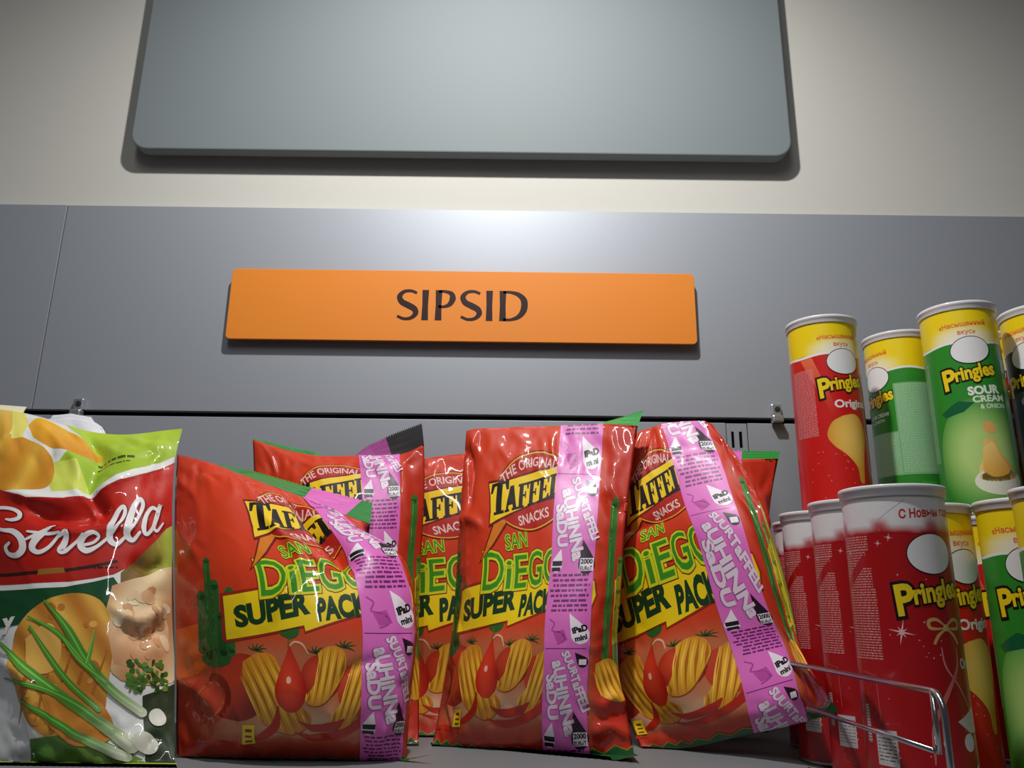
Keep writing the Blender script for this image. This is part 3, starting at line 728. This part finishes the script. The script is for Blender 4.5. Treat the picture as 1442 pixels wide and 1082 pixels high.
# ================================================================== GREEN, RED AND WHITE BAG AT THE LEFT (print laid out at photo scale)
def left_col(x, y):
    return (226, 226, 222)
def left_bag_art():
    A = Art(); A.auto = True; W = (228, 228, 224)
    # lime top right and crisps at the top
    A.poly([(105, 590), (262, 590), (262, 640), (250, 646), (190, 668), (140, 690), (96, 690), (70, 664), (100, 640), (130, 620)], lambda x, y: mixc((176, 204, 58), (150, 182, 44), (y - 600) / 90))
    A.poly([(60, 655), (110, 650), (120, 690), (70, 692)], (206, 214, 90))
    A.poly(smooth_pts([(-80, 625), (-20, 618), (30, 620), (66, 634), (76, 658), (66, 684), (30, 690), (-80, 690)], 4), lambda x, y: mixc((232, 184, 70), (206, 138, 40), abs(math.sin(x / 17 + y / 29))))
    A.poly(smooth_pts([(46, 604), (70, 592), (104, 600), (140, 626), (136, 640), (108, 642), (72, 632), (52, 620)], 4), lambda x, y: mixc((236, 176, 50), (214, 140, 36), (y - 600) / 40))
    A.poly([(-80, 570), (34, 570), (30, 590), (16, 618), (-80, 622)], lambda x, y: mixc((240, 208, 120), (222, 170, 60), (y - 575) / 40)); A.up()
    A.poly([(22, 588), (40, 582), (48, 600), (34, 622), (18, 624)], (232, 220, 110))
    A.lines(136, 644, 190, 649, 9, 4, (70, 84, 30), seed=4, word=9); A.lines(134, 653, 184, 656, 9, 2.4, (84, 96, 40), seed=5, word=7)
    # red name band
    A.poly([(-80, 676), (0, 688), (40, 704), (90, 706), (130, 700), (262, 652), (262, 734), (238, 748), (206, 786), (160, 808), (100, 818), (0, 824), (-80, 824)], (176, 24, 16)); A.up()
    A.poly([(-80, 680), (0, 692), (40, 708), (90, 710), (130, 704), (262, 656), (262, 730), (236, 744), (202, 784), (158, 804), (100, 813), (0, 818), (-80, 818)], lambda x, y: mixc((196, 36, 20), (176, 28, 16), (y - 700) / 100)); A.up()
    A.poly([(-80, 804), (0, 808), (90, 801), (165, 788), (166, 792), (90, 806), (0, 813), (-80, 810)], (54, 22, 14))
    A.poly([(54, 802), (90, 799), (92, 806), (52, 810)], (150, 104, 40)); A.lines(110, 797, 166, 800, 9, 2.6, (40, 18, 14), seed=9, word=10)
    # script name
    for w, c, dx in ((3.4, (120, 18, 14), 1.2), (0, (232, 228, 228), 0)):
        S = lambda pts, ws: A.stroke([(p[0] + dx, p[1] + dx) for p in pts], [v + w for v in ws], c, 6, cap=True)
        S([(-14, 722), (-2, 715), (16, 716), (27, 722), (27, 730), (18, 733), (10, 732)], [5, 5, 5, 6, 6, 5, 3])
        S([(-24, 760), (-10, 745), (6, 748), (20, 750), (31, 760), (33, 774), (24, 783), (12, 781), (8, 772), (14, 766)], [4, 5, 5, 8, 10, 10, 8, 6, 5, 4])
        S([(36, 762), (58, 752), (78, 742)], [3, 6, 3]); S([(40, 750), (66, 753), (86, 752)], [3, 5, 3])
        S([(64, 750), (50, 764), (47, 774), (56, 779), (70, 772), (83, 757)], [8, 10, 9, 6, 5, 4])
        S([(83, 757), (96, 752), (92, 766), (86, 776), (94, 776), (106, 766), (118, 755)], [4, 6, 9, 9, 6, 4, 4])
        S([(116, 768), (132, 764), (140, 756), (132, 752), (120, 757), (114, 768), (122, 775), (136, 770), (150, 760)], [4, 4, 4, 4, 6, 9, 8, 5, 4])
        S([(150, 760), (166, 744), (176, 726), (174, 717), (166, 724), (157, 744), (155, 760), (164, 767), (176, 758)], [4, 4, 5, 5, 7, 9, 9, 6, 4])
        S([(176, 758), (192, 736), (202, 716), (198, 708), (190, 716), (182, 736), (178, 754), (186, 762), (196, 752)], [4, 4, 6, 6, 8, 10, 9, 6, 4])
        S([(226, 720), (216, 718), (206, 730), (202, 746), (206, 754), (216, 744), (230, 714), (224, 730), (218, 744), (224, 748), (234, 738)], [4, 5, 6, 7, 5, 5, 6, 6, 6, 4, 3])
        A.up()
    A.lay -= 2
    # white line and dark green field
    A.poly([(-80, 832), (0, 832), (90, 826), (160, 812), (176, 836), (150, 858), (60, 872), (-80, 900)], (20, 74, 40))
    A.poly([(170, 806), (240, 745), (262, 736), (262, 850), (170, 830)], lambda x, y: mixc((120, 92, 40), (170, 180, 70), (x - 200) / 40))
    # food
    A.poly(smooth_pts([(158, 824), (200, 812), (262, 806), (262, 950), (170, 958), (140, 900)], 4), lambda x, y: mixc((226, 204, 160), (198, 140, 92), .5 + .5 * math.sin(x / 22 + y / 31)))
    A.poly(smooth_pts([(14, 930), (24, 880), (60, 846), (110, 834), (146, 850), (160, 900), (150, 980), (140, 1050), (90, 1050), (40, 1010), (14, 930)], 5)[:-1], lambda x, y: mixc((222, 170, 70), (184, 116, 40), .5 + .5 * math.sin(x / 9 - y / 14)))
    A.poly([(-80, 930), (0, 930), (18, 950), (50, 1060), (40, 1100), (-80, 1100)], (206, 208, 208))
    A.poly([(46, 1040), (120, 1030), (200, 1070), (210, 1100), (40, 1100)], lambda x, y: mixc((70, 120, 40), (120, 150, 60), (x - 40) / 120))
    A.poly([(200, 980), (262, 960), (262, 1100), (205, 1100)], (46, 58, 34)); A.up()
    A.poly(smooth_pts([(150, 880), (184, 860), (230, 862), (240, 910), (200, 940), (160, 936)], 4), lambda x, y: mixc((228, 196, 156), (206, 150, 106), (y - 860) / 70))
    rr = random.Random(12)
    for i in range(60):
        x, y = 24 + rr.random() * 120, 850 + rr.random() * 180
        if ((x - 86) / 66) ** 2 + ((y - 945) / 104) ** 2 < .9: A.ell(x, y, 3 + rr.random() * 7, 2 + rr.random() * 5, mixc((232, 186, 88), (176, 106, 34), rr.random()), rot=rr.random() * 90, n=9)
    for k in range(5): A.stroke([(30 + 24 * k, 1020 - 6 * k), (40 + 24 * k, 960), (56 + 24 * k, 900 + 4 * k)], [1, 5, 1], (170, 100, 34), 5)
    for i in range(24):
        x, y = 164 + rr.random() * 72, 822 + rr.random() * 110; A.ell(x, y, 4 + rr.random() * 10, 3 + rr.random() * 8, mixc((236, 216, 178), (196, 138, 92), rr.random()), rot=rr.random() * 90, n=10)
    A.poly(smooth_pts([(60, 980), (100, 960), (150, 1000), (158, 1040), (110, 1050), (70, 1020)], 4), (204, 132, 50))
    A.poly(smooth_pts([(34, 900), (60, 880), (84, 900), (80, 940), (50, 950), (36, 930)], 4), (226, 176, 84))
    A.text('y', 4, 886, 20, (226, 220, 216), rot=-14, shear=.3, bold=.05); A.up()
    rnd = random.Random(5)
    for i in range(70):
        x, y = 180 + rnd.random() * 56, 930 + rnd.random() * 44; A.ell(x, y, 2 + rnd.random() * 4, 1.5 + rnd.random() * 3, mixc((26, 64, 16), (96, 144, 44), rnd.random()), rot=rnd.random() * 90, n=7)
    A.up()
    # spring onions
    for p, w in (([(62, 846), (96, 888), (126, 936), (160, 974), (200, 1004)], [3, 12, 13, 13, 14]), ([(38, 868), (78, 890), (108, 920), (140, 960)], [2, 7, 8, 5]), ([(0, 906), (40, 944), (84, 978), (130, 1010), (186, 1052)], [5, 12, 14, 16, 20]), ([(40, 882), (66, 922), (98, 962), (140, 1000)], [3, 8, 9, 8]),
                 ([(10, 955), (60, 970), (110, 994), (160, 1030)], [2, 8, 10, 10]), ([(34, 985), (70, 1010), (120, 1040), (180, 1068)], [3, 9, 12, 14]), ([(134, 890), (128, 918), (122, 940)], [2, 6, 5]), ([(88, 900), (112, 930), (150, 962)], [2, 6, 6])):
        c1 = mixc((70, 130, 44), (104, 160, 60), rnd.random())
        A.stroke(p, w, (lambda c1: lambda x, y: mixc(c1, (206, 212, 180), (x + y * .45 - 560) / 90))(c1), 6, cap=True); A.up()
        A.stroke([(q[0] - 1, q[1] - 1.5) for q in p], [v * .22 for v in w], (lambda c1: lambda x, y: mixc(shade(c1, 1.4), (226, 228, 206), (x + y * .45 - 560) / 90))(c1), 6)
    A.ell(205, 1048, 20, 14, (214, 214, 196), rot=35); A.ell(222, 1012, 14, 12, (222, 220, 204), rot=50)
    return A
LX = [-80, 0, 80, 160, 220, 250]
L1 = bag('crisp_bag', LX, [590, 650, 740, 850, 960, 1090],
    [[-80, 0, 66, 160, 228, 257], [-80, 0, 80, 160, 220, 247], [-80, 0, 80, 160, 217, 242], [-80, 0, 80, 160, 219, 244], [-80, 0, 80, 160, 220, 245], [-80, 0, 80, 160, 220, 246]],
    [[572, 577, 590, 612, 607, 604], [646, 650, 650, 650, 648, 646], 740, 850, 960, 1090],
    [.875, .862, .84, .822, .80, .757], [0, .026, .046, .055, .045, 0], seed=8, colour=left_col, wr=1.5, pleat=1.6,
    art=left_bag_art().sliced(STEP, STEP, diag=True),
    creases=[([(130, 600), (140, 640), (120, 690), (145, 730)], -.014, 14), ([(0, 690), (50, 704), (100, 706), (150, 690), (200, 666)], .008, 9), ([(30, 714), (80, 728), (130, 724), (160, 712)], -.010, 10), ([(60, 742), (110, 750), (160, 744), (200, 752)], .006, 7), ([(100, 690), (125, 710), (140, 735)], .007, 7), ([(180, 790), (215, 800), (235, 790)], -.008, 10), ([(165, 880), (200, 900), (236, 880)], -.007, 11), ([(150, 850), (190, 876), (236, 850)], .005, 8), ([(0, 930), (40, 960), (50, 1040)], .006, 14), ([(70, 600), (110, 660), (100, 700)], .005, 10)],
    label='green, red and white crisp bag picturing spring onions at the far left, in front')
seal(L1, [(-80, -80, 564, .885), (0, 0, 571, .885), (40, 36, 574, .885)], 'top_seal', (236, 228, 190))
seal(L1, [(-80, -80, 1108, .745), (250, 246, 1106, .745)], 'bottom_seal', (150, 180, 60))

def left_back_col(x, y): return mixc((232, 232, 236), (190, 40, 24), (y - 690) / 6) if y < 760 else (40, 80, 40)
L2 = bag('crisp_bag', [0, 40, 85, 125, 150], [590, 640, 700, 800, 900, 1050],
    [[0, 40, 86, 128, 147], [-4, 40, 88, 134, 156], [-6, 40, 90, 138, 162], [-6, 40, 90, 138, 164], [-6, 40, 90, 138, 164], [-6, 40, 90, 138, 164]],
    [[606, 598, 587, 592, 604], [650, 648, 640, 640, 644], 700, 800, 900, 1046],
    [.975, .97, .962, .955, .945, .92], [0, .016, .026, .03, .026, 0], seed=9, colour=left_back_col, wr=1.2,
    label='white topped crisp bag mostly hidden behind the green, red and white one')
seal(L2, [(70, 74, 586, .982), (100, 100, 583, .982), (130, 128, 588, .982)], 'top_seal', (228, 228, 232))

# ================================================================== TUBES
CH = .228; CR = .0373
LIDP = [(.0375, CH - .0088), (.0384, CH - .0088), (.0387, CH - .0082), (.0387, CH - .0040), (.0394, CH - .0034), (.0394, CH - .0008), (.0390, CH), (.0376, CH - .0001), (.0366, CH - .0012), (.0358, CH - .0028), (.034, CH - .0030), (0, CH - .0028)]
BODP = [(.0345, .0012), (.0373, .0030), (.0373, CH - .0070), (.0360, CH - .0050), (0, CH - .0050)]
RIMP = [(0, .0006), (.0340, .0006), (.0352, 0), (.0376, .0004), (.0379, .0022), (.0374, .0034), (.0345, .0040)]
def lm(name, prof, m, seg=72):
    bm = lathe(prof, seg); bmesh.ops.recalc_face_normals(bm, faces=bm.faces[:]); me = bpy.data.meshes.new(name); bm.to_mesh(me); bm.free(); me.shade_smooth(); me.materials.append(m); return me
lid_me = lm('lid', LIDP, MT['lid']); rim_me = lm('base_rim', RIMP, MT['tin'])
def can_map(xy):
    a = -math.pi / 2 + xy[:, 0] / 37.3; n = np.stack([np.cos(a), np.sin(a), np.zeros(len(a))], 1)
    P = n * CR; P[:, 2] = CH - xy[:, 1] / 1000; return P, n

def wordmark(A, y):
    for o, c, w in ((.11, (22, 14, 10), 0), (.035, (240, 206, 24), 0)):
        A.text('P', -24, y + 8, 21, c, rot=-9, shear=.08, bold=o, width=11, ref='P')
        A.text('ringles', -12.5, y, 14, c, rot=-9, shear=.08, bold=o, width=38, ref='ringles'); A.up()
def can_art(kind):
    A = Art(); HW = 117.1
    base = {'red': (200, 26, 22), 'green': (44, 134, 40), 'green_print': (44, 134, 40), 'dark': (20, 34, 30), 'festive': (170, 14, 20)}[kind]
    A.rect(-HW, 7.4, HW, 226, base); A.up()
    if kind == 'festive':
        A.rect(-HW, 7.4, HW, 37, lambda x, y: mixc((226, 222, 222), base, max(0, (y + 2.2 * math.sin(x / 6.5) + 1.3 * math.sin(x / 2.9) - 29.5) / 6.5))); A.up()
        A.stroke([(-38, 32), (-26, 22), (-12, 12)], .5, (186, 182, 182), 4)
        A.text('С Новым годом!', -17, 26, 6.2, (196, 48, 40), rot=-4, shear=.1, bold=.035, width=56)
        r = random.Random(2)
        for i in range(60): A.ell(-60 + r.random() * 120, 30 + r.random() * 180, .3 + .5 * r.random(), .3 + .5 * r.random(), (226, 150, 150), n=6)
        for cx_, cy_, R_ in ((-24, 108, 9), (-34, 44, 2.6), (-26, 40, 3), (-62, 50, 2.4)):
            for a in (0, 45, 90, 135):
                rr = R_ * (1 if a % 90 == 0 else .5); c, s_ = math.cos(math.radians(a + 12)), math.sin(math.radians(a + 12))
                A.stroke([(cx_ - c * rr, cy_ - s_ * rr), (cx_, cy_), (cx_ + c * rr, cy_ + s_ * rr)], [.1, 1.3 * R_ / 9 + .2, .1], (240, 190, 190), 0)
        # bow, ribbons and snowy base
        G_ = (206, 164, 96)
        for sg_ in (-1, 1):
            A.stroke([(8, 104), (8 + 7 * sg_, 99), (8 + 13 * sg_, 100), (8 + 12 * sg_, 105), (8, 105)], [1, 2.4, 2.6, 2.4, 1], G_, 5)
            A.stroke([(8, 105), (8 + 7 * sg_, 110), (8 + 11 * sg_, 116)], [1.5, 2.4, 2], G_, 5)
        A.ell(8, 104.5, 2.4, 2.4, (226, 190, 120))
        A.stroke([(2, 118), (4, 132), (16, 148), (26, 168), (30, 200)], [1, 1.6, 1.2, 1, 1], (216, 130, 120), 6)
        A.stroke([(16, 118), (14, 132), (2, 150), (-10, 172), (-12, 196)], [1, 2, 3.4, 3, 1], (210, 110, 104), 6)
        A.text('Original', 19, 133, 7, (226, 214, 206), rot=-4, bold=.03, width=26)
        A.poly(smooth_pts([(-10, 198), (0, 204), (16, 204), (30, 196), (44, 204), (44, 218), (20, 224), (0, 214)], 4), (218, 214, 218))
        A.ell(18, 182, 6, 6, (222, 214, 210)); A.poly([(8, 168), (30, 158), (34, 176), (20, 176)], (214, 200, 190)); A.poly([(26, 178), (32, 178), (34, 200), (28, 200)], (206, 160, 40))
        tcol = (214, 140, 136)
        A.lines(-70, 38, -42, 48, 1.9, .95, tcol, 1, 3.2); 
        for i in range(12): A.lines(-70, 48 + i * 1.9, -43 - i * 2.2, 48.5 + i * 1.9, 3, .95, tcol, i + 5, 3.2)
        for i in range(8): A.lines(-66 + (8 - i) * 2.2, 62 + i * 1.9, -41, 62.5 + i * 1.9, 3, .95, tcol, i + 50, 3.2)
        A.lines(-68, 77.4, -39, 128, 1.9, .95, tcol, 3, 3.2)
        A.stroke([(-60, 137), (-47, 139), (-46, 170)], .6, (196, 90, 88), 0); A.rect(-52, 176, -35, 200, (196, 190, 190)); A.lines(-51, 179, -36, 198, 2.4, .7, (120, 100, 100), 8, 4); A.rect(-62, 160, -57, 186, (190, 180, 180))
        A.lines(-62, 161, -57, 186, 2, .9, (60, 30, 34), 9, 1.2, gap=.4)
        A.text('CG', -50, 212, 7, (150, 60, 60), bold=.0, width=14)
        A.up()
        wy = 86; oy = 52
    else:
        A.rect(-HW, 7.4, HW, 46, lambda x, y: mixc((236, 206, 16), (236, 230, 216), max(0, 1 - ((x / 42) ** 2 + ((y - 42) / 17) ** 2) ** 1.3) * .98 if abs(x) < 48 else 0))
        wv = [(x, 45.2 + 1.2 * math.sin(x / 9)) for x in np.linspace(-HW, HW, 60)]
        A.up(); A.poly(wv + [(p[0], p[1] + 2.6) for p in wv[::-1]], (232, 230, 224)); A.up()
        A.text('«Насыщенный', 0, 28, 5.0, (224, 96, 44), rot=-3, center=True, bold=.025, width=46); A.text('вкус»', 3, 37, 5.0, (220, 100, 84), rot=-2, center=True, bold=.02, width=17)
        wy = 86; oy = 55
        if kind == 'red':
            A.poly([(-44, 50), (-30, 49), (-12, 100), (4, 128), (-10, 124)], lambda x, y: mixc((226, 110, 70), base, (y - 52) / 70)); A.up()
            A.text('Original', -10, 108, 8.5, (236, 222, 220), rot=-4, bold=.035, width=42)
            A.poly(smooth_pts([(p_[0] - 9, p_[1]) for p_ in [(6, 117), (20, 115), (30, 124), (33, 140), (29, 158), (26, 176), (24, 190), (19, 188), (17, 174), (8, 162), (-6, 150), (-12, 138), (-6, 124), (6, 117)]], 5)[:-1],
                   lambda x, y: mixc((238, 196, 96), (214, 150, 48), ((x - 3) / 22) ** 2 + ((y - 140) / 40) ** 2))
            r = random.Random(4)
            for i in range(26): A.ell(-46 + r.random() * 80, 150 + r.random() * 60, .8, .8, (226, 110, 90), n=6)
            tb_, tc_ = (-58, 62, -30, 138), (226, 140, 140)
        elif kind == 'green_print':
            A.text('SOUR CREAM', -12, 103, 4.4, (226, 236, 220), rot=-4, bold=.03, width=30); A.text('& ONION', -10, 109, 3.6, (222, 232, 214), rot=-4, bold=.02, width=22)
            A.rect(-26, 121, 36, 172, mixc(base, (200, 220, 200), .5)); A.up(); A.lines(-24, 123, 36, 170, 2.0, .85, mixc(base, (220, 232, 220), .72), 21, 3.4); tb_, tc_ = (-62, 62, -44, 170), (156, 204, 148)
        elif kind == 'green':
            A.poly(smooth_pts([(-40, 226), (-38, 150), (-14, 112), (14, 108), (42, 116), (46, 160), (44, 226)], 5), lambda x, y: mixc((176, 206, 120), base, max(0, ((x - 4) / 50) ** 2 + ((y - 165) / 58) ** 2 - .15))); A.up()
            A.text('SOUR', -3, 104, 8.5, (230, 238, 220), rot=-4, bold=.05, width=30); A.text('CREAM', 0, 112, 6.5, (226, 236, 216), rot=-3, bold=.04, width=32); A.text('& ONION', 6, 119, 4.8, (222, 232, 210), rot=-3, bold=.03, width=26)
            A.poly([(-33, 120), (-14, 109), (1, 112), (-10, 121), (-28, 125)], (16, 92, 54))
            A.poly(smooth_pts([(4, 136), (12, 132), (18, 140), (12, 146), (6, 142)], 4), (226, 170, 96))
            A.poly(smooth_pts([(4, 150), (14, 152), (18, 164), (28, 178), (32, 190), (18, 200), (0, 198), (-4, 184), (2, 168)], 4), lambda x, y: mixc((240, 206, 120), (220, 160, 60), (x + 4) / 34)); A.up()
            A.ell(16, 194, 25, 14, (232, 230, 208)); A.ell(16, 188, 20, 6, (226, 190, 100), rot=-6); A.up()
            A.poly(smooth_pts([(2, 160), (12, 154), (18, 168), (26, 184), (10, 190), (0, 184)], 4), lambda x, y: mixc((244, 210, 130), (222, 164, 66), (y - 154) / 36))
            A.rect(24, 212, 42, 224, (206, 220, 190))
            tb_, tc_ = (-62, 62, -44, 170), (156, 204, 148)
        else:
            A.poly([(-44, 92), (-60, 100), (-60, 150), (-30, 160)], (52, 66, 66)); A.poly([(-34, 100), (-10, 92), (40, 110), (40, 226), (-34, 226)], lambda x, y: mixc((70, 84, 88), (30, 44, 40), (y - 100) / 110)); tb_, tc_ = (-60, 60, -36, 98), (90, 104, 104)
            A.text('Original', -10, 108, 8.5, (206, 206, 200), rot=-4, bold=.035, width=42)
        A.up()
        A.lines(*tb_, 1.75, .95, tc_, 7, 3.0)
        # wide block of small print, bar code and panel round the side
        wash = mixc(base, (200, 220, 200), .5 if kind.startswith('green') else .16)
        A.rect(26 if kind == 'green_print' else 36, 64, 100, 172, wash); A.up(); A.lines(28 if kind == 'green_print' else 38, 66, 99, 170, 2.0, .85, mixc(base, (220, 232, 220), .72), 11, 3.4)
        A.rect(44, 180, 62, 196, shade(base, 1.15)); A.rect(46, 200, 78, 220, (214, 218, 214)); A.rect(80, 196, 96, 220, (176, 180, 182)); A.up(); A.lines(48, 203, 76, 219, 2.4, .8, (90, 110, 90), 12, 5)
        for i in range(12): A.rect(81.5 + i * 1.15, 198, 82.1 + i * 1.15, 217, (70, 76, 76))
    # plain white oval above the name
    A.up(); A.ell(4, oy, 19.3, 15.2, (26, 18, 14), rot=-6, n=36); A.up(); A.ell(4, oy, 18.5, 14.4, (228, 226, 226), rot=-6, n=36); A.up()
    wordmark(A, wy + 2)
    return A
can_me = {}
for kd in ('red', 'green', 'green_print', 'dark', 'festive'):
    can_me[kd] = decal_mesh('printed_label', can_art(kd).sliced(1.83, 6), can_map); can_me[kd].materials.append(MT['can'])
BASE = {'red': (200, 26, 22), 'green': (44, 134, 40), 'green_print': (44, 134, 40), 'dark': (20, 34, 30), 'festive': (170, 14, 20)}
body_me = {}
for kd in BASE: body_me[kd] = lm('tube_body', BODP, mat('tube_card_' + kd, BASE[kd], .4, var=.01), 128)

def tube_can(kind, x, y, z, turn, label, group):
    root = empty('crisp_tube', (x, y, z))
    root.rotation_euler.z = -math.atan2(x, y) + math.radians(turn)
    for n, me in (('tube_body', body_me[kind]), ('printed_label', can_me[kind]), ('lid', lid_me), ('base_rim', rim_me)):
        o = bpy.data.objects.new(n, me); COL.objects.link(o); o.parent = root
    return tag(root, label, 'crisp tube', group)
LO = SHELF_Z + .0003; HI = LO + CH + .0003
gl, gu, gh = 'crisp tubes standing on the shelf', 'crisp tubes stacked in the upper tier', 'crisp tubes hidden under the upper tier'
tube_can('festive', .3045, .642, LO, 32, 'foremost dark red festive tube with white snowy top, gold bow and greeting', gl)
tube_can('festive', .309, .7245, LO, 30, 'second dark red festive tube, directly behind the foremost one', gl)
tube_can('festive', .311, .811, LO, 30, 'third dark red festive tube back, next to the leaning red bag', gl)
tube_can('festive', .331, .896, LO, 34, 'rearmost dark red festive tube, a sliver beside the red bags', gl)
tube_can('red', .385, .75, LO, 40, 'bright red tube with yellow top on the shelf, between festive and green tubes', gl)
tube_can('green', .4465, .70, LO, -8, 'green tube with yellow top standing on the shelf at the right edge', gl)
tube_can('green', .4305, .62, LO, 60, 'tube cut off by the right edge, only its lid corner in view', gl)
tube_can('red', .360, .885, HI, 27, 'red tube with yellow top, leftmost in the upper tier', gu)
tube_can('green_print', .470, .932, HI, -54, 'green tube turned to show small print, behind the other green upper tube', gu)
tube_can('green', .493, .838, HI, 7, 'upper green tube facing front with crisp and bowl picture', gu)
tube_can('red', .581, .934, HI, -10, 'upper tube seen as a sliver between the green and dark tubes', gu)
tube_can('dark', .584, .838, HI, -30, 'dark tube with yellow top at the right edge of the upper tier', gu)
for x, y, w in ((.470, .932, 'green tube that shows small print'), (.493, .838, 'front-facing green tube'), (.581, .934, 'sliver of a tube at the back'), (.584, .838, 'dark tube at the edge')):
    tube_can('red', x, y, LO, 20, 'red tube on the shelf hidden directly under the ' + w, gh)

# ================================================================== WIRE DIVIDER
wx = .262
def wp(px, py):  # where the sight line meets the divider's plane
    d = fw + rt * ((px - 721) / F_PX) + up * ((541 - py) / F_PX); return EYE + d * (wx / d.x)
fr = wp(1326, 976); bk = wp(1138, 938); z1 = fr.z; z2 = wp(1322, 1057).z
wd_root = empty('wire_divider', (wx, .7, SHELF_Z))
yF = fr.y; yB = .80; R = .012
arcp = [(wx, yF + R - R * math.sin(a), z1 - R + R * math.cos(a)) for a in np.linspace(0, math.pi / 2, 8)]
bm = bmesh.new(); tube(bm, [(wx, yB, z1)] + arcp + [(wx, yF, SHELF_Z + .002)], .0021); bm_obj('outer_wire', bm, MT['wire'], wd_root, True)
bm = bmesh.new(); tube(bm, [(wx - .0038, .74, z2), (wx - .0038, yF + .0105, z2)], .0017); bm_obj('lower_wire', bm, MT['wire'], wd_root, True)
bm = bmesh.new(); tube(bm, [(wx - .0005, yF + .0105, z1), (wx - .0005, yF + .0105, z2 - .002)], .0017); bm_obj('upright_wire', bm, MT['wire'], wd_root, True)
bm = bmesh.new(); tube(bm, [(wx, .76, SHELF_Z + .002), (wx, yF, SHELF_Z + .002)], .0019); bm_obj('foot_wire', bm, MT['wire'], wd_root, True)
tag(wd_root, 'chromed wire shelf divider between the red bags and the tubes', 'divider')
